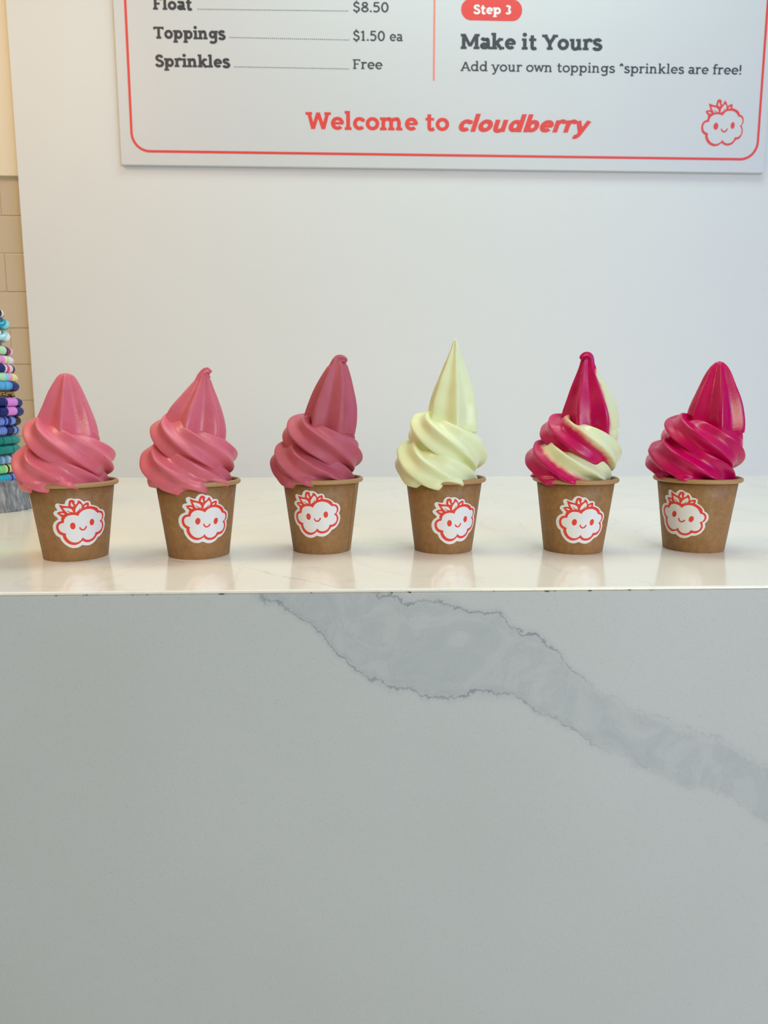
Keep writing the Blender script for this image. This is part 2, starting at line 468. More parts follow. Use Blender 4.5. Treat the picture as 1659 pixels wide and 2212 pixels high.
        topb(.09, .7, .9, .9); topb(.78, .7, .9, .9); adv = .87
    elif c == 'Y': L((.09, .68), (.32, .30)); L((.55, .68), (.32, .30)); V(.32, 0, .33); foot(.32); topb(.09, .7, .8, .8); topb(.55, .7, .8, .8); adv = .64
    elif c == '0': E(.27, .35, .235 - h, .36 - h); adv = .54
    elif c == '1': V(.19, 0, .7); L((.2, .67), (.05, .57), k=.8); foot(.19, 1.1, 1.1); adv = .38
    elif c == '3': E(.24, .52, .20 - h, .19 - h, -80, 150); E(.24, .185, .225 - h, .195 - h, -150, 85); adv = .49
    elif c == '5': H(.12, .42, .7 - t / 2, .9); L((.14, .69), (.11, .38), k=.9); Cv((.11, .39), (.22, .44), (.36, .38), (.41, .23), (.34, .08), (.2, .04), (.07, .10)); adv = .50
    elif c == '8': E(.265, .53, .195 - h, .18 - h); E(.265, .19, .235 - h, .20 - h); adv = .53
    elif c == '.': ball(.1, h * 1.15, h * 1.2); adv = .2
    elif c == '!': L((.12, .26), (.12, .72), k=1.1); ball(.12, h * 1.1, h * 1.25); adv = .25
    elif c == '*':
        for a in (90, 210, 330): L((.17, .6), (.17 + .14 * math.cos(math.radians(a)), .6 + .14 * math.sin(math.radians(a))), k=.8)
        for a in (30, 150): L((.17, .6), (.17 + .12 * math.cos(math.radians(a)), .6 + .12 * math.sin(math.radians(a))), k=.8)
        adv = .33
    else: adv = .3
    return S, D, adv

YB = YW - .011                    # front face of the board
def board_pt(x, y): return on_y(x, y, YB)
def text(name, s, pl, pr, cap_px, weight, mat, parent, slab=True, shear=0.0, track=0.0):
    """one printed line from baseline pixel pl to pr, cap height in pixels"""
    A, B = board_pt(*pl), board_pt(*pr)
    cap = (board_pt(pl[0], pl[1] - cap_px) - A).z / .70
    glyphs = []; u = 0.0
    for c in s:
        S, D, adv = glyph(c, weight, slab); glyphs.append((S, D, u)); u += adv + track
    tot = u - track - .05
    du = (B - A) / tot
    bm = bmesh.new(); k = 0
    for S, D, u0 in glyphs:
        for pts, wd in S:
            k += 1
            mp = lambda a, b, k=k: (A + du * (u0 + a + shear * b - .03) + Vector((0, -.0003 - .000004 * (k % 7), b * cap)))
            ribbon(bm, pts, wd, mp)
        for pts in D:
            k += 1
            mp = lambda a, b, k=k: (A + du * (u0 + a + shear * b - .03) + Vector((0, -.0003 - .000004 * (k % 7), b * cap)))
            disc(bm, pts, mp)
    bm.normal_update()
    for f in bm.faces:
        if f.normal.y > 0: f.normal_flip()
    return child_world(obj(name, bm, mat), parent)

# ------------------------------------------------------------------ menu board
bl = board_pt(262, 357); br = board_pt(1650, 372)
bz = (bl.z + br.z) / 2
board = empty('menu_board', ((bl.x + br.x) / 2, YB, bz))
tag(board, 'white menu board with red rounded border and printed prices hung on the wall', 'sign')
child_world(box('board_panel', bl.x, br.x, YB, YW - .0005, bz, bz + .95, M_board, None, .0012), board)
# red rounded frame line
def frame_mp(x, z): return Vector((x, YB - .0003, z))
xl, xr = board_pt(279, 180).x, board_pt(1646, 180).x
zb = (board_pt(325, 328).z + board_pt(1598, 343).z) / 2
rc = .040; zt = bz + .92
pts = circle(xl + rc, zb + rc, rc, rc, 180, 270, 12) + circle(xr - rc, zb + rc, rc, rc, 270, 360, 12) + circle(xr - rc, zt - rc, rc, rc, 0, 90, 12) + circle(xl + rc, zt - rc, rc, rc, 90, 180, 12)
pts.append(pts[0])
bm = bmesh.new(); ribbon(bm, pts, .0056, frame_mp)
child_world(obj('border_line', bm, M_red), board)
bm = bmesh.new(); dv = board_pt(937, 174)
ribbon(bm, [(dv.x, dv.z), (dv.x, bz + .8)], .0042, frame_mp)
child_world(obj('divider_line', bm, M_coral), board)
BOLD, REG = .160, .110
text('price_text', 'Float', (331, 21), (415, 22.5), 26, BOLD, M_ink, board)
text('price_text', 'Toppings', (333, 83.5), (487, 86), 26, BOLD, M_ink, board)
text('price_text', 'Sprinkles', (335, 144.5), (497, 146.5), 26, BOLD, M_ink, board)
text('price_text', '$8.50', (762, 26), (840, 27), 22, REG, M_ink, board)
text('price_text', '$1.50', (762, 88), (832, 89), 22, REG, M_ink, board)
text('price_text', 'ea', (842, 89), (870, 89.5), 21, REG, M_ink, board)
text('price_text', 'Free', (762, 149), (826, 150), 21, REG, M_ink, board)
for a, b in (((428, 20), (751, 24)), ((497, 81), (753, 86.5)), ((507, 144.5), (753, 149))):
    A, B = board_pt(*a), board_pt(*b); n = int((b[0] - a[0]) / 4.3); bm = bmesh.new()
    for i in range(n + 1):
        p = A.lerp(B, i / n)
        disc(bm, circle(p.x, p.z, .0012, n=8), frame_mp)
    o = child_world(obj('dotted_line', bm, M_ink), board); o['kind'] = 'stuff'
# step badge
pa, pb = board_pt(996, 21), board_pt(1128, 22); r = (board_pt(1060, -2).z - board_pt(1060, 45).z) / 2; zc = (pa.z + pb.z) / 2
bm = bmesh.new(); disc(bm, circle(pb.x - r, zc, r, r, -90, 90, 16) + circle(pa.x + r, zc, r, r, 90, 270, 16), lambda a, b: Vector((a, YB - .0003, b)))
badge = child_world(obj('step_badge', bm, M_red), board)
o = text('badge_text', 'Step 3', (1022, 30.5), (1104, 31.5), 20, .15, M_white, board)
for v in o.data.vertices: v.co.y -= .0003
o.parent = badge; o.matrix_parent_inverse = Matrix.Identity(4)
text('heading_text', 'Make it Yours', (996, 106), (1300, 109), 33, .155, M_ink, board)
text('body_text', 'Add your own toppings *sprinkles are free!', (996, 153.5), (1602, 161.5), 20.5, REG, M_ink, board)
text('welcome_text', 'Welcome to', (664, 280), (970, 283), 38, .145, M_red, board)
text('shop_name_text', 'cloudberry', (987, 284.5), (1268, 287), 36, .175, M_red, board, slab=False, shear=.26, track=-.03)

# ------------------------------------------------------------------ the smiling berry-cloud emblem (traced as flat loops)
def smooth_runs(runs, n=5):
    out = []
    for r_ in runs: out += catmull(r_, n)[:-1]
    return out
INNER = smooth_runs([
    [(830, 645), (860, 585), (920, 530), (1000, 495), (1100, 488), (1200, 522), (1265, 580), (1300, 615)],
    [(1300, 615), (1355, 612), (1402, 650), (1420, 710), (1405, 785), (1360, 830)],
    [(1360, 830), (1410, 880), (1430, 950), (1415, 1030), (1360, 1085), (1300, 1102), (1255, 1105)],
    [(1255, 1105), (1240, 1170), (1190, 1230), (1110, 1265), (1030, 1265), (965, 1235), (920, 1190)],
    [(920, 1190), (870, 1255), (790, 1300), (700, 1307), (600, 1275), (530, 1210), (492, 1135), (500, 1070)],
    [(500, 1070), (440, 1055), (370, 1020), (335, 960), (330, 900), (350, 850), (400, 815), (475, 800)],
    [(475, 800), (485, 730), (530, 662), (600, 622), (690, 610), (770, 622), (830, 645)]])
OUTER = smooth_runs([
    [(430, 650), (415, 705), (415, 755)], [(415, 755), (360, 770), (300, 820), (270, 890), (268, 960), (295, 1040), (350, 1095), (410, 1120)],
    [(410, 1120), (420, 1190), (470, 1270), (550, 1335), (650, 1368), (740, 1368), (830, 1335), (910, 1275)],
    [(910, 1275), (970, 1312), (1050, 1330), (1150, 1315), (1230, 1270), (1285, 1200), (1310, 1165)],
    [(1310, 1165), (1380, 1145), (1430, 1090), (1465, 1000), (1465, 920), (1440, 850), (1415, 815)],
    [(1415, 815), (1450, 760), (1455, 680), (1430, 610), (1380, 568), (1330, 560)],
    [(1330, 560), (1290, 490), (1200, 440), (1085, 415)], [(1085, 415), (1088, 365), (1072, 315)], [(1072, 315), (1015, 330), (945, 375)],
    [(945, 375), (900, 290), (840, 250)], [(840, 250), (820, 310), (790, 355)], [(790, 355), (770, 350), (755, 330)],
    [(755, 330), (762, 280), (730, 242), (680, 235), (640, 255), (620, 310), (612, 390)],
    [(612, 390), (500, 375), (400, 350)], [(400, 350), (430, 430), (475, 510)], [(475, 510), (400, 520), (330, 550)], [(330, 550), (370, 598), (430, 650)]])
LEAVES = [smooth_runs([[(398, 568), (450, 555), (512, 575)], [(512, 575), (480, 600), (398, 568)]], 4),
          smooth_runs([[(480, 430), (600, 435), (680, 470), (715, 545)], [(715, 545), (640, 530), (560, 485)], [(560, 485), (590, 525), (642, 555)], [(642, 555), (590, 562), (540, 515), (480, 430)]], 4),
          smooth_runs([[(690, 285), (705, 335), (742, 395)], [(742, 395), (690, 398), (666, 355), (690, 285)]], 4),
          smooth_runs([[(860, 335), (908, 370), (915, 440), (870, 522)], [(870, 522), (885, 480), (882, 430)], [(882, 430), (845, 500), (765, 555)], [(765, 555), (772, 465), (815, 392), (860, 335)]], 4),
          smooth_runs([[(1037, 378), (1032, 420), (975, 438)], [(975, 438), (985, 405), (1037, 378)]], 4)]
EYES = [circle(682, 887, 68, 86, n=20), circle(1160, 830, 58, 84, n=20)]
def band(pts, wd):
    q = catmull(pts, 6); a, b = [], []
    for i, p in enumerate(q):
        p0, p1 = q[max(0, i - 1)], q[min(len(q) - 1, i + 1)]
        d = (p1[0] - p0[0], p1[1] - p0[1]); l = math.hypot(*d)
        nx, ny = -d[1] / l * wd / 2, d[0] / l * wd / 2
        a.append((p[0] + nx, p[1] + ny)); b.append((p[0] - nx, p[1] - ny))
    return a + b[::-1]
MOUTH = band([(848, 932), (875, 978), (925, 1002), (985, 980), (1022, 915)], 38)
BACK = smooth_runs([
    [(345, 712), (325, 665), (265, 612), (248, 555), (285, 505), (355, 480)], [(355, 480), (315, 400), (322, 340), (380, 312), (450, 332), (530, 337)],
    [(530, 337), (560, 262), (610, 212), (680, 195), (755, 217)], [(755, 217), (830, 213), (900, 238), (970, 297)], [(970, 297), (1045, 280), (1112, 310), (1132, 388)],
    [(1132, 388), (1230, 418), (1310, 468), (1360, 525)], [(1360, 525), (1430, 548), (1482, 620), (1497, 710), (1475, 812)],
    [(1475, 812), (1507, 900), (1502, 1010), (1470, 1110), (1400, 1200), (1320, 1242)], [(1320, 1242), (1250, 1333), (1150, 1395), (1050, 1412), (960, 1400), (900, 1385)],
    [(900, 1385), (800, 1435), (680, 1448), (560, 1420), (450, 1350), (370, 1262), (330, 1165)],
    [(330, 1165), (250, 1122), (195, 1025), (184, 920), (212, 825), (270, 757), (345, 712)]])
def thin_loop(inner, k):        # widen the white of the emblem for the thin-lined print on the board
    out = []
    for p in inner:
        q = min(OUTER, key=lambda o: (o[0] - p[0]) ** 2 + (o[1] - p[1]) ** 2)
        out.append((p[0] + (q[0] - p[0]) * k, p[1] + (q[1] - p[1]) * k))
    return out
def fill(bm, loops, cuts=None):
    for lp in loops:
        if math.hypot(lp[0][0] - lp[-1][0], lp[0][1] - lp[-1][1]) < 1e-9: lp = lp[:-1]
        vs = [bm.verts.new((p[0], p[1], 0)) for p in lp]
        for i in range(len(vs)): bm.edges.new((vs[i], vs[(i + 1) % len(vs)]))
    bmesh.ops.triangle_fill(bm, use_beauty=True, use_dissolve=False, edges=bm.edges[:], normal=(0, 0, 1))
    if cuts:
        a, b, st = cuts; x = a
        while x < b:
            bmesh.ops.bisect_plane(bm, geom=bm.verts[:] + bm.edges[:] + bm.faces[:], plane_co=(x, 0, 0), plane_no=(1, 0, 0)); x += st
# local millimetres, the curvature of the cup unrolled
def loc(p):
    a = ((p[0] - 846) / 25.2 + 5) / 41.0
    return (41.0 * math.asin(max(-.98, min(.98, a))) - 5.01, (821 - p[1]) / 23.0)
def locs(lp, rot=0.0):
    c_, s_ = math.cos(rot), math.sin(rot)
    return [(u * c_ - v * s_, u * s_ + v * c_) for u, v in map(loc, lp)]

# emblem print on the board
s_b = (board_pt(1561, 216).z - board_pt(1561, 317).z) / (1368 - 235); cb = board_pt(1561, 266.5)
rot = math.radians(-4)
bm = bmesh.new(); fill(bm, [OUTER] + [thin_loop(INNER, .10)] + LEAVES + EYES + [MOUTH])
for v in bm.verts:
    x, y = (v.co.x - 866) * s_b * .92, (801 - v.co.y) * s_b
    v.co = Vector((cb.x + x * math.cos(rot) - y * math.sin(rot), YB - .0003, cb.z + x * math.sin(rot) + y * math.cos(rot)))
bm.normal_update()
for f in bm.faces:
    if f.normal.y > 0: f.normal_flip()
child_world(obj('emblem_print', bm, M_red), board)

# ------------------------------------------------------------------ paper cups
RB, RT, HC = .0336, .0438, .0810     # base radius, radius under the rim, height to the rim
def cone_r(z): return RB + (RT - RB) * z / HC
def cup_meshes():
    bm = bmesh.new()     # wall: outside, inside, floor recessed as in a real cup
    t = .0006
    add_lathe(bm, [(RB - .004, .006), (RB - .0012, .006), (RB - .0012, .0004), (RB - .0003, 0), (RB, .0004), (cone_r(.02), .02), (cone_r(.04), .04), (cone_r(.06), .06), (RT, HC),
                   (RT - t, HC), (cone_r(.04) - t, .04), (RB - t, .0075), (RB - .004, .0075)], 96)
    a = bpy.data.meshes.new('cup_wall'); bm.to_mesh(a); bm.free()
    a.materials.append(M_kraft); a.polygons.foreach_set('use_smooth', [True] * len(a.polygons))
    bm = bmesh.new()     # bottom disc
    rg = add_lathe(bm, [(RB - .004, .006), (.001, .006), (.001, .0075), (RB - .004, .0075)], 48, True)
    b = bpy.data.meshes.new('cup_floor'); bm.to_mesh(b); bm.free(); b.materials.append(M_kraft)
    bm = bmesh.new()     # rolled rim
    prof = [(.0461 + .0025 * math.cos(q), .0826 + .0027 * math.sin(q)) for q in [2 * PI * i / 14 for i in range(14)]]
    add_lathe(bm, prof, 96, True)
    c = bpy.data.meshes.new('rolled_rim'); bm.to_mesh(c); bm.free(); c.materials.append(M_rim)
    c.polygons.foreach_set('use_smooth', [True] * len(c.polygons))
    bm = bmesh.new()     # lapped side seam
    for k in range(9):
        a0 = math.radians(k * 1.25)
        for z in (.0003, .04, HC - .001):
            q = .0005 if k else .0001
            bm.verts.new(((cone_r(z) + q) * math.cos(a0), (cone_r(z) + q) * math.sin(a0), z))
    bm.verts.ensure_lookup_table()
    V = bm.verts
    first = [bm.verts.new(((cone_r(z) + .0005) * math.cos(.002), (cone_r(z) + .0005) * math.sin(.002), z)) for z in (.0003, .04, HC - .001)]
    bm.verts.ensure_lookup_table()
    cols = [[V[0], V[1], V[2]], first] + [[V[k * 3], V[k * 3 + 1], V[k * 3 + 2]] for k in range(1, 9)]
    for A, B in zip(cols[:-1], cols[1:]):
        for j in range(2): bm.faces.new((A[j], B[j], B[j + 1], A[j + 1]))
    d = bpy.data.meshes.new('side_seam'); bm.to_mesh(d); bm.free(); d.materials.append(M_kraft)
    return a, b, c, d
CUPM = cup_meshes()

def put_on_cup(bm, phi0, z0, lift):
    for v in bm.verts:
        u, w_ = v.co.x * .001, v.co.y * .001
        z = z0 + w_; a = phi0 + u / cone_r(z0); R = cone_r(z) + lift
        v.co = Vector((R * math.cos(a), R * math.sin(a), z))
    bm.normal_update()
    for f in bm.faces:
        c = f.calc_center_median()
        if f.normal.x * c.x + f.normal.y * c.y < 0: f.normal_flip()

def make_cup(px_x, px_y, st_px, st_ang, seam_px, label):
    fp = on_z(px_x, px_y)                                   # lowest visible point of the base
    d = Vector((fp.x - CAM.x, fp.y - CAM.y, 0)).normalized()
    c = fp + d * RB
    cup = empty('paper_cup', (c.x, c.y, 0)); tag(cup, label, 'cup', 'kraft paper cups in the row')
    for nm, me in zip(('cup_wall', 'cup_floor', 'rolled_rim'), CUPM[:3]):
        o = bpy.data.objects.new(nm, me); C.objects.link(o); o.parent = cup
    def hit(px, py, lift=0.0):
        r_ = ray(px, py); R = cone_r(.038) + lift
        ox, oy = CAM.x - c.x, CAM.y - c.y
        A = r_.x ** 2 + r_.y ** 2; B = 2 * (ox * r_.x + oy * r_.y); Q = ox * ox + oy * oy - R * R
        t = (-B - math.sqrt(max(0, B * B - 4 * A * Q))) / (2 * A)
        p = CAM + r_ * t
        return math.atan2(p.y - c.y, p.x - c.x), p.z
    sm = bpy.data.objects.new('side_seam', CUPM[3]); C.objects.link(sm); sm.parent = cup
    sm.rotation_euler.z = hit(*seam_px)[0] if seam_px else math.radians(60 + random.random() * 50)
    ph, z0 = hit(*st_px)
    rot = math.radians(st_ang - 7.2)
    bm = bmesh.new(); fill(bm, [locs(BACK, rot)], (-40, 40, 2.2)); put_on_cup(bm, ph, z0, .00012)
    st = obj('sticker', bm, M_sticker, cup); st['label'] = 'white die-cut sticker with red smiling emblem'
    bm = bmesh.new(); fill(bm, [locs(l, rot) for l in [OUTER, INNER, MOUTH] + LEAVES + EYES], (-40, 40, 2.2)); put_on_cup(bm, ph, z0, .00022)
    obj('sticker_print', bm, M_stickred, st)
    return c, cup

# ------------------------------------------------------------------ soft serve
def lerp_key(keys, t):
    """smooth interpolation through (t, v...) keys"""
    n = len(keys)
    if t <= keys[0][0]: return keys[0][1:]
    if t >= keys[-1][0]: return keys[-1][1:]
    for i in range(n - 1):
        if keys[i][0] <= t <= keys[i + 1][0]: break
    def tan(i, k):
        a, b = max(0, i - 1), min(n - 1, i + 1)
        return (keys[b][k] - keys[a][k]) / (keys[b][0] - keys[a][0])
    h = keys[i + 1][0] - keys[i][0]; s = (t - keys[i][0]) / h
    out = []
    for k in range(1, len(keys[0])):
        p0, p1, m0, m1 = keys[i][k], keys[i + 1][k], tan(i, k) * h, tan(i + 1, k) * h
        out.append((2 * s ** 3 - 3 * s * s + 1) * p0 + (s ** 3 - 2 * s * s + s) * m0 + (-2 * s ** 3 + 3 * s * s) * p1 + (s ** 3 - s * s) * m1)
    return out
def vnoise(seed):
    r = random.Random(seed); P = [(r.uniform(.6, 1.6), r.uniform(.6, 1.6), r.uniform(.6, 1.6), r.uniform(0, 6.28)) for _ in range(5)]
    return lambda v, s: sum(math.sin(v.x * s * a + v.y * s * b * 1.1 + v.z * s * c * .9 + d) for a, b, c, d in P) / 5

def soft_serve(name, c, mat, label, keys, lobes=6, phase=0.0, sharp=.29, split=None, seed=1, twist=0.0, soft=.11):
    """keys: (t, angle deg, path radius, height over the rim, tube radius, dx, dy) in mm, from the tip down to the cup"""
    N = 340; A = 112
    zr = .083
    pts, rad = [], []
    for i in range(N + 1):
        t = i / N * keys[-1][0]
        a, pr, z, tr, dx, dy = lerp_key(keys, t)
        a = math.radians(a)
        pts.append(Vector((pr * math.cos(a) + dx, pr * math.sin(a) + dy, z)) * .001 + Vector((0, 0, zr)))
        rad.append(max(.0002, tr * .001))
    nz = vnoise(seed)
    me = bpy.data.meshes.new(name); verts = []; faces = []; flav = []
    for i in range(N + 1):
        T = (pts[min(N, i + 1)] - pts[max(0, i - 1)]).normalized()
        q = Vector((0, 0, -1)).rotation_difference(T)
        s = i / N
        for j in range(A):
            ph = 2 * PI * j / A
            x = abs(math.sin(lobes * (ph - phase) / 2))
            f = 1 - (sharp + .09 * max(0, 1 - s / .24)) * (math.sqrt(x * x + soft * soft) - soft) - .02 * math.sin(3 * ph + seed)
            pa = ph + twist * s
            d = q @ Vector((math.cos(pa), math.sin(pa), 0))
            p = pts[i] + d * rad[i] * f
            p += d * nz(p, 120) * .0007 * min(1, rad[i] / .01)
            ro = math.hypot(p.x, p.y)                   # cream that spills out laps over the rolled rim
            if ro > .0405 and .073 < p.z < .0885:
                k_ = min(1, (ro - .0405) / .005); k_ = k_ * k_ * (3 - 2 * k_)
                k_ *= min(1, (.0885 - p.z) / .003, (p.z - .073) / .005)
                nr = ro + max(0, .0500 + (ro - .0405) * .25 - ro) * k_
                p.x *= nr / ro; p.y *= nr / ro
            verts.append(p)
            if split is not None:
                flav.append(.5 + .5 * math.tanh(math.sin(ph - split + math.radians(118) * max(0, s - .12)) * 1.7 - 4 * max(0, 1 - s / .07)))
    for i in range(N):
        for j in range(A):
            k = (j + 1) % A
            faces.append((i * A + j, i * A + k, (i + 1) * A + k, (i + 1) * A + j))
    faces.append(tuple(range(A))); faces.append(tuple(N * A + j for j in reversed(range(A))))
    me.from_pydata(verts, [], faces)
    bm = bmesh.new(); bm.from_mesh(me); bmesh.ops.recalc_face_normals(bm, faces=bm.faces[:]); bm.to_mesh(me); bm.free()
    if split is not None:
        at = me.attributes.new('flavour', 'FLOAT', 'POINT'); at.data.foreach_set('value', flav)
    o = link(name, me, mat, None, True); o.location = (c.x, c.y, 0)
    tag(o, label, 'soft serve', 'soft serve swirls in the cups')
    return o

def swirl(H, tipdx, prof, c2=(25, 22), c1=(34, 23.5), z2=(52, 39, 27), z1=(22, 13, 9), hook=None, sdx=7, cx2=3.0, cx1=-1.0, base=54, fr=(34, 27, 21), shoulder=0):
    """key frames of a left-front-right descending swirl; angle 180 is left, 270 front, 360 right.
    prof: (depth under the tip, radius) of the peak in mm"""
    K = []; t = 0.0
    if hook:
        K += [(0.0, -150, 0, H + hook[1], .6, tipdx + hook[0], 0), (.03, -150, 0, H + hook[1] + 2.6, hook[2], tipdx + hook[0] * .85, 0)]
        t = .06
    else:
        K += [(0.0, -150, 0, H, .3, tipdx, 0)]
    D = H - base
    for d, r in prof:
        q = d / D
        K.append((t + .02 + .62 * q, -150, 0, H - d, r, tipdx * (1 - q ** 1.2) + sdx * q ** 1.2, 2 * q))
    r = prof[-1][1]
    K += [(.80 + t, -30, 3, base - 6, r * .93, sdx, 5),
          (.95 + t, 50, 12, base - 6, c2[1] + 1.5, sdx * .6, 3),
          (1.12 + t, 120, c2[0] - 3, base - 1 + shoulder, c2[1], cx2, 1),
          (1.30 + t, 180, c2[0], z2[0], c2[1], cx2, 0),
          (1.55 + t, 270, c2[0], z2[1], c2[1], cx2, 0),
          (1.80 + t, 360, c2[0], z2[2], c2[1] - 1, cx2, 0),
          (2.05 + t, 450, (c2[0] + c1[0]) / 2, (z2[2] + z1[0]) / 2 - 1, (c2[1] + c1[1]) / 2, (cx2 + cx1) / 2, 0),
          (2.30 + t, 540, c1[0], z1[0], c1[1], cx1, 0),
          (2.43 + t, 587, fr[0], z1[1], c1[1], cx1, 0),
          (2.55 + t, 630, fr[1], z1[2], c1[1] - 1, cx1, 0),
          (2.68 + t, 675, fr[2], z1[2] - 5, 21, 0, 0),
          (2.80 + t, 720, 19, z1[2] - 10, 20.5, 0, 0),
          (3.05 + t, 810, 16, -9, 21, 0, 0),
          (3.30 + t, 900, 12, -20, 21, 0, 0),
          (3.50 + t, 960, 6, -38, 20, 0, 0)]
    return K

SPEC = [
    dict(x=166, y=1212.5, st=(171.2, 1129.5), ang=7.2, seam=None,
         clabel='kraft paper cup under the leftmost bright pink swirl, beside the bracelet stand', name='soft_serve',
         label='bright pink soft serve swirl with a blunt rounded peak, leftmost in the row', mat=M_ras,
         keys=swirl(118, 1, [(1.5, 6.5), (6, 10.8), (18, 17.5), (38, 26.5), (54, 32.5), (66, 35)], sdx=-4, cx2=1, z2=(53, 38, 25), base=46), phase=.75, seed=3),
    dict(x=431, y=1208.8, st=(441.3, 1121.8), ang=-3.4, seam=None,
         clabel='kraft paper cup under the second pink swirl, two pointed drips over its rim', name='soft_serve',
         label='pink soft serve swirl, second from left, wide slanted peak ending in a small blob', mat=M_rls,
         keys=swirl(121, 13, [(6, 7), (14, 11), (28, 20), (44, 29), (58, 34.5), (70, 36)], sdx=-3, cx2=0, hook=(5, -4, 5.5), z2=(54, 38, 27), base=46, c1=(34, 24.5), z1=(22, 14, 8), fr=(33, 30, 24)), phase=.45, seed=5),
    dict(x=696, y=1198, st=(678.9, 1110.7), ang=7.0, seam=(758, 1115),
         clabel='kraft paper cup with its side seam showing, under the dusty dark pink swirl', name='soft_serve',
         label='dusty dark pink soft serve swirl with peak curling over to the right', mat=M_str,
         keys=swirl(138, 22, [(4, 7), (12, 12.5), (28, 20), (48, 27), (68, 31), (80, 31)], sdx=9.5, hook=(7, -7, 4.5), fr=(33, 25, 21), z1=(22, 14, 10)), phase=.9, seed=8),
    dict(x=957, y=1197.5, st=(982.8, 1123.8), ang=11, seam=None,
         clabel='kraft paper cup under the pale green swirl, sticker turned to the right', name='soft_serve',
         label='pale lime green soft serve swirl with the tallest pointed peak', mat=M_lime,
         keys=swirl(158, 11, [(2, 2.5), (12, 5.5), (30, 13), (52, 22), (76, 29), (98, 31)], sdx=8, cx2=4, z2=(55, 41, 28), base=56, z1=(22, 13, 9)), soft=.22, phase=.6, seed=11),
    dict(x=1236.5, y=1198, st=(1254.5, 1124.7), ang=0, seam=None,
         clabel='kraft paper cup under the two-coloured magenta and pale green swirl', name='soft_serve',
         label='magenta and pale green twisted soft serve swirl with a hooked tip', mat=M_twist,
         keys=swirl(140, 8, [(3, 7), (11, 9), (24, 14), (44, 24), (64, 31), (80, 32)], sdx=17, cx2=5, hook=(-6, -6, 5), z2=(52, 39, 27), fr=(31, 23.5, 20), z1=(22, 15, 12)), phase=.8, seed=14, split=math.radians(-40)),
    dict(x=1496, y=1194.3, st=(1470, 1110.5), ang=-12, seam=None,
         clabel='kraft paper cup under the all magenta swirl, rightmost in the row', name='soft_serve',
         label='deep magenta soft serve swirl with glossy peak, rightmost in the row', mat=M_drag,
         keys=swirl(134, 17, [(2, 5), (8, 10.5), (22, 18), (42, 26.5), (62, 32), (76, 33)], sdx=18, cx2=4, c1=(36, 23), fr=(29, 22, 20), z1=(23, 17, 13)), phase=.25, seed=17),
]
for S_ in SPEC:
    c, cup = make_cup(S_['x'], S_['y'], S_['st'], S_['ang'], S_['seam'], S_['clabel'])
    soft_serve(S_['name'], c, S_['mat'], S_['label'], S_['keys'], phase=S_['phase'], seed=S_['seed'], split=S_.get('split'), soft=S_.get('soft', .11))

# ------------------------------------------------------------------ bracelet stand and bracelets
def rockmat():
    n = NT('grey_driftwood')
    mp = n.add('ShaderNodeMapping'); tc = n.add('ShaderNodeTexCoord'); n.tc = tc
    n.l(tc.outputs['Object'], mp.inputs['Vector']); mp.inputs['Scale'].default_value = (1, 1, .22)
    a = n.noise(70, 7, .65, mp.outputs[0]); b = n.noise(260, 5, .6, mp.outputs[0])
    f = n.math('ADD', n.math('MULTIPLY', a, .65), n.math('MULTIPLY', b, .35))
    nd = n.add('ShaderNodeValToRGB'); n.l(f, nd.inputs[0])
    nd.color_ramp.elements[0].position = .36; nd.color_ramp.elements[0].color = (*srgb(66, 66, 72), 1)
    nd.color_ramp.elements[1].position = .62; nd.color_ramp.elements[1].color = (*srgb(190, 192, 198), 1)
    n.col(nd.outputs[0]); n.set(Roughness=.85); n.bump(f, .8, .004)
    return n.m
SX = -27
sc_ = on_z(SX, 1101)
d0 = (sc_ - CAM).dot(AX_F); PXM = F / d0                 # pixels per metre there
HX = 1 / (PXM * 1.14)
stand = empty('bracelet_stand', (sc_.x, sc_.y, 0))
tag(stand, 'cone shaped bracelet stand on a rough grey log base at the left edge', 'stand')
def px_of(p):
    v = p - CAM; return CX + F * v.dot(AX_R) / v.dot(AX_F)
def fit_radius(edge, z):
    lo, hi = .001, .2
    for _ in range(30):
        r_ = (lo + hi) / 2
        q = max(px_of(Vector((sc_.x + r_ * math.cos(a_ * PI / 36), sc_.y + r_ * math.sin(a_ * PI / 36), z))) for a_ in range(-30, 31))
        if q < edge: lo = r_
        else: hi = r_
    return lo
Rk = fit_radius(67, .01) * 1.01
bm = bmesh.new(); n1, n2 = 96, 14; rr = random.Random(4); ring = []
ph = [rr.uniform(0, 6.28) for _ in range(6)]
for k in range(n2 + 1):
    z = k / n2; row = []
    for i in range(n1):
        a = 2 * PI * i / n1
        groove = abs(math.sin(a * 9 + 1.2 * math.sin(z * 2.4 + ph[0]) + ph[1])) ** .5 * .05 + .02 * math.sin(a * 23 + z * 3 + ph[2])
        R = Rk * (1.0 - .10 * z) * (.93 + groove + .02 * math.sin(a * 3 + ph[3]))
        if k == n2: R *= .95
        row.append(bm.verts.new((R * math.cos(a), R * math.sin(a), z * .052 + (.002 * math.sin(5 * a) if k == n2 else 0))))
    ring.append(row)
for A, B in zip(ring[:-1], ring[1:]):
    for i in range(n1): bm.faces.new((A[i], A[(i + 1) % n1], B[(i + 1) % n1], B[i]))
bm.faces.new(ring[-1]); bm.faces.new(ring[0][::-1])
obj('log_base', bm, rockmat(), stand, True)['label'] = 'rough grey weathered log base'

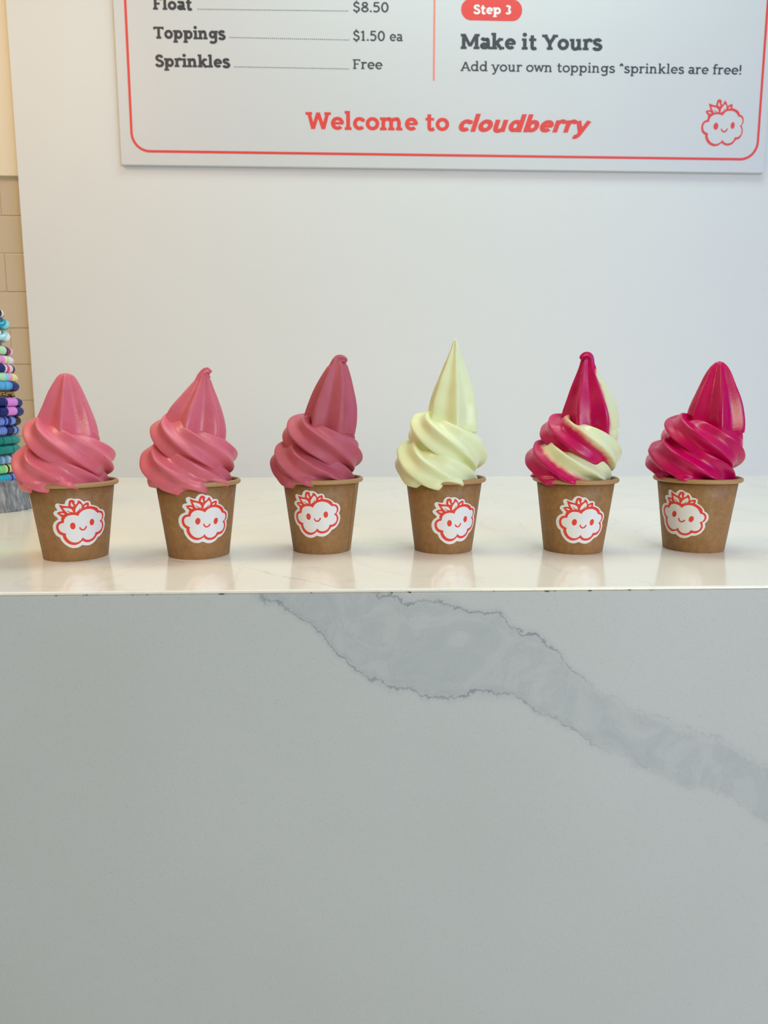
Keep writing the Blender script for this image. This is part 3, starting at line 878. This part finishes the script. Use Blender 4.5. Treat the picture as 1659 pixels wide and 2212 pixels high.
def zpx(y): return on_y(SX, y, sc_.y).z
BR = [  # picture row, right edge, tilt deg, bead runs (colour, where the run ends in the picture)
    (675, 9, 0, 'flower'), (700, 20, 2, 'teal_twist'), (727, 22, 2, 'aqua_twist'),
    (760, 28, 2, [('mint', 7), ('black', 9), ('plum', 14), ('blush', 18), ('black', 20), ('blush', 24), ('black', 27), ('blush', 99)]),
    (780, 31, 2, [('pink', 5), ('white', 8), ('lime', 12), ('white', 18), ('blush', 24), ('palepink', 99)]),
    (800, 35, 3, [('navy', 5), ('white', 9), ('hotpink', 14), ('blush', 19), ('black', 23), ('pink', 31), ('palepink', 99)]),
    (820, 39, 4, [('mint', 5), ('aqua', 13), ('pink', 20), ('lemon', 31), ('aqua', 99)]),
    (841, 43, 6, [('sky', 6), ('skyb', 9), ('sky', 15), ('skyb', 20), ('navy', 99)]),
    (859, 40, 7, 'chain'),
    (878, 50, 7, [('navy', 12), ('orchid', 31), ('navy', 43), ('orchid', 99)]),
    (897, 53, 7, [('navy', 13), ('orchid', 31), ('navy', 44), ('orchid', 99)]),
    (918, 47, 8, [('peri', 5), ('royal', 8), ('peri', 13), ('navy', 18), ('peri', 27), ('black', 37), ('plum', 99)]),
    (938, 44, 8, [('peri', 9), ('navy', 22), ('black', 24), ('peri', 30), ('navy', 32), ('peri', 36), ('royal', 39), ('peri', 99)]),
    (959, 45, 8, [('teal', 4), ('teald', 6), ('teal', 18), ('teald', 21), ('teal', 99)]),
    (979, 47, 8, [('teal', 9), ('teald', 11), ('teal', 22), ('teald', 25), ('teal', 99)]),
    (1000, 45, 8, [('steel', 3), ('ice', 8), ('steel', 14), ('ice', 19), ('navy', 21), ('ice', 28), ('steel', 99)]),
    (1019, 48, 8, [('mintb', 8), ('lemon', 14), ('black', 16), ('lemon', 20), ('mintb', 29), ('lemon', 99)]),
    (1039, 50, 8, [('cyan', 16), ('peri', 21), ('navy', 23), ('peri', 29), ('navy', 37), ('peri', 41), ('sky', 99)])]
COLS = dict(mint=(190, 232, 190), black=(28, 24, 34), plum=(150, 44, 108), blush=(236, 208, 206), white=(236, 232, 230), pink=(240, 160, 206), lime=(206, 226, 150), palepink=(244, 206, 214),
            navy=(18, 28, 110), hotpink=(232, 58, 140), aqua=(140, 214, 224), sky=(98, 180, 226), lemon=(240, 232, 150), skyb=(58, 160, 222), orchid=(226, 140, 222), peri=(120, 150, 226),
            royal=(36, 60, 176), teal=(20, 146, 138), teald=(14, 112, 112), steel=(108, 158, 204), ice=(184, 202, 218), mintb=(140, 226, 150), cyan=(48, 184, 214))
MB_ = {k: plain('clay_' + k, srgb(*v), .42, 300, .06) for k, v in COLS.items()}
M_tealg = plain('teal_glass', srgb(26, 150, 170), .12, 60, .3)
M_aquag = plain('aqua_glass', srgb(170, 224, 228), .12, 60, .15)
M_gold = plain('gold_metal', srgb(214, 176, 110), .22, 100, .05, None, Metallic=1.0)
NAMES = dict(mint='mint', black='black', plum='plum', blush='blush', white='white', pink='pink', lime='lime')
BL = {760: 'mint, black and plum clay bead bracelet below the pale aqua twist', 780: 'pale pink and lime clay bead bracelet above the hot pink one',
      800: 'pink and black clay bead bracelet with one hot pink bead run', 820: 'aqua, pink and lemon clay bead bracelet above the sky blue one',
      841: 'sky blue and solid navy clay bead bracelet above the gold chain', 878: 'navy and orchid bead bracelet right under the gold chain',
      897: 'second navy and orchid bead bracelet below the chain, sticking out furthest', 918: 'periwinkle and black bead bracelet under the two orchid ones',
      938: 'navy and periwinkle bead bracelet just above the teal pair', 959: 'upper of the two all teal bead bracelets', 979: 'lower of the two all teal bead bracelets',
      1000: 'steel blue and ice grey bead bracelet below the teal pair', 1019: 'lemon yellow and mint green bead bracelet near the base', 1039: 'cyan and periwinkle bead bracelet lowest, resting on the grey base'}
RT_ = 10.6 * HX                                             # bead radius
def add_ring_disc(bm, M, r, th, n=14):
    prof = [(r * .25, -th), (r * .86, -th), (r, -th * .55), (r, th * .55), (r * .86, th), (r * .25, th)]
    rings = [[bm.verts.new(M @ Vector((a * math.cos(2 * PI * i / n), a * math.sin(2 * PI * i / n), z))) for i in range(n)] for a, z in prof]
    for A, B in zip(rings[:-1], rings[1:]):
        for i in range(n): bm.faces.new((A[i], A[(i + 1) % n], B[(i + 1) % n], B[i]))
cone_prof = []
GROUP = 'bracelets stacked on the cone stand'
for y, edge, tilt, cols in BR:
    z = zpx(y); R = fit_radius(edge, z) - RT_
    cone_prof.append((R - RT_ * .8, z))
    tl = math.radians(tilt)
    e = empty('bracelet', (sc_.x, sc_.y, z)); e.rotation_euler = (0, -tl, 0)
    if isinstance(cols, list):
        tag(e, BL[y], 'bracelet', GROUP)
        nb = int(2 * PI * R / .0030); rj = random.Random(y); cl = []
        for q in range(nb):
            aa = -PI + 2 * PI * q / nb
            if -1.9 < aa < .6:
                x_ = px_of(Vector((sc_.x + R * math.cos(aa), sc_.y + R * math.sin(aa), z)))
                cl.append(next(k for k, e_ in cols if x_ < e_))
            else:
                cl.append(cols[(q // 5) % len(cols)][0])
        q = 0
        while q < nb:
            r1 = q
            while r1 < nb and cl[r1] == cl[q]: r1 += 1
            bm = bmesh.new()
            for b_ in range(q, r1):
                aa = -PI + 2 * PI * b_ / nb
                Tn = Vector((-math.sin(aa), math.cos(aa), 0))
                Mx = Matrix.Translation((R * math.cos(aa), R * math.sin(aa), 0)) @ Tn.to_track_quat('Z', 'Y').to_matrix().to_4x4()
                add_ring_disc(bm, Mx, RT_ * rj.uniform(.95, 1.02), .49 * 2 * PI * R / nb)
            obj('bead_run', bm, MB_[cl[q]], e, True)
            q = r1
    elif cols == 'chain':
        tag(e, 'thin gold chain bracelet between navy bead bracelets', 'bracelet', GROUP)
        nb = int(2 * PI * R / .0062)
        for q in range(nb):
            aa = 2 * PI * q / nb; bm = bmesh.new()
            P = Vector((R * math.cos(aa), R * math.sin(aa), 0)); Tn = Vector((-math.sin(aa), math.cos(aa), 0))
            Mx = Matrix.Translation(P) @ Tn.to_track_quat('X', 'Z').to_matrix().to_4x4() @ Matrix.Rotation(math.radians(50 if q % 2 else -30), 4, 'X')
            n1, n2 = 14, 6
            vs = [[bm.verts.new(Mx @ Vector(((.0046 + .0012 * math.cos(v)) * math.cos(u), (.0034 + .0012 * math.cos(v)) * math.sin(u), .0012 * math.sin(v)))) for v in [2 * PI * b / n2 for b in range(n2)]] for u in [2 * PI * a_ / n1 for a_ in range(n1)]]
            for i in range(n1):
                for j in range(n2): bm.faces.new((vs[i][j], vs[(i + 1) % n1][j], vs[(i + 1) % n1][(j + 1) % n2], vs[i][(j + 1) % n2]))
            obj('chain_link', bm, M_gold, e, True)
    elif cols == 'flower':
        tag(e, 'white and plum bead bracelet with black rings, topmost on the cone', 'bracelet', GROUP)
        nb = max(8, int(2 * PI * R / (RT_ * 1.5)))
        for q in range(nb):
            aa = 2 * PI * q / nb; bm = bmesh.new()
            P = Vector((R * math.cos(aa), R * math.sin(aa), 0)); Tn = Vector((-math.sin(aa), math.cos(aa), 0))
            Mx = Matrix.Translation(P) @ Tn.to_track_quat('Z', 'Y').to_matrix().to_4x4()
            add_ring_disc(bm, Mx, RT_ * (1 if q % 3 else 1.08), RT_ * .55)
            obj('bead', bm, MB_[('black', 'white', 'plum')[q % 3]], e, True)
    else:
        mt = M_tealg if cols == 'teal_twist' else M_aquag
        tag(e, 'teal glass bracelet of two twisted strands near the top' if mt is M_tealg else 'pale aqua twisted bracelet just below the teal twist', 'bracelet', GROUP)
        for sgn in (0, PI):
            bm = bmesh.new(); N_, n2 = 150, 10; vs = []
            for i in range(N_):
                aa = 2 * PI * i / N_; tw = aa * 9 + sgn
                o_ = Vector((math.cos(aa), math.sin(aa), 0)); ctr = o_ * (R + RT_ * .5 * math.cos(tw)) + Vector((0, 0, RT_ * .55 * math.sin(tw)))
                vs.append([bm.verts.new(ctr + (o_ * math.cos(v) + Vector((0, 0, 1)) * math.sin(v)) * RT_ * .62) for v in [2 * PI * b / n2 for b in range(n2)]])
            for i in range(N_):
                for j in range(n2): bm.faces.new((vs[i][j], vs[(i + 1) % N_][j], vs[(i + 1) % N_][(j + 1) % n2], vs[i][(j + 1) % n2]))
            bmesh.ops.recalc_face_normals(bm, faces=bm.faces[:])
            obj('twisted_strand', bm, mt if sgn == 0 else (MB_['aqua'] if mt is M_tealg else MB_['white']), e, True)
# the cone itself
bm = bmesh.new()
prof = [(cone_prof[-1][0] - .001, .049)] + [(max(.003, r - .001), z) for r, z in reversed(cone_prof)] + [(.006, zpx(650)), (.0015, zpx(643))]
rg = add_lathe(bm, prof, 32); bm.faces.new(rg[-1])
obj('cone_post', bm, plain('cone_fabric', srgb(150, 140, 130), .8, 200, .1), stand, True)
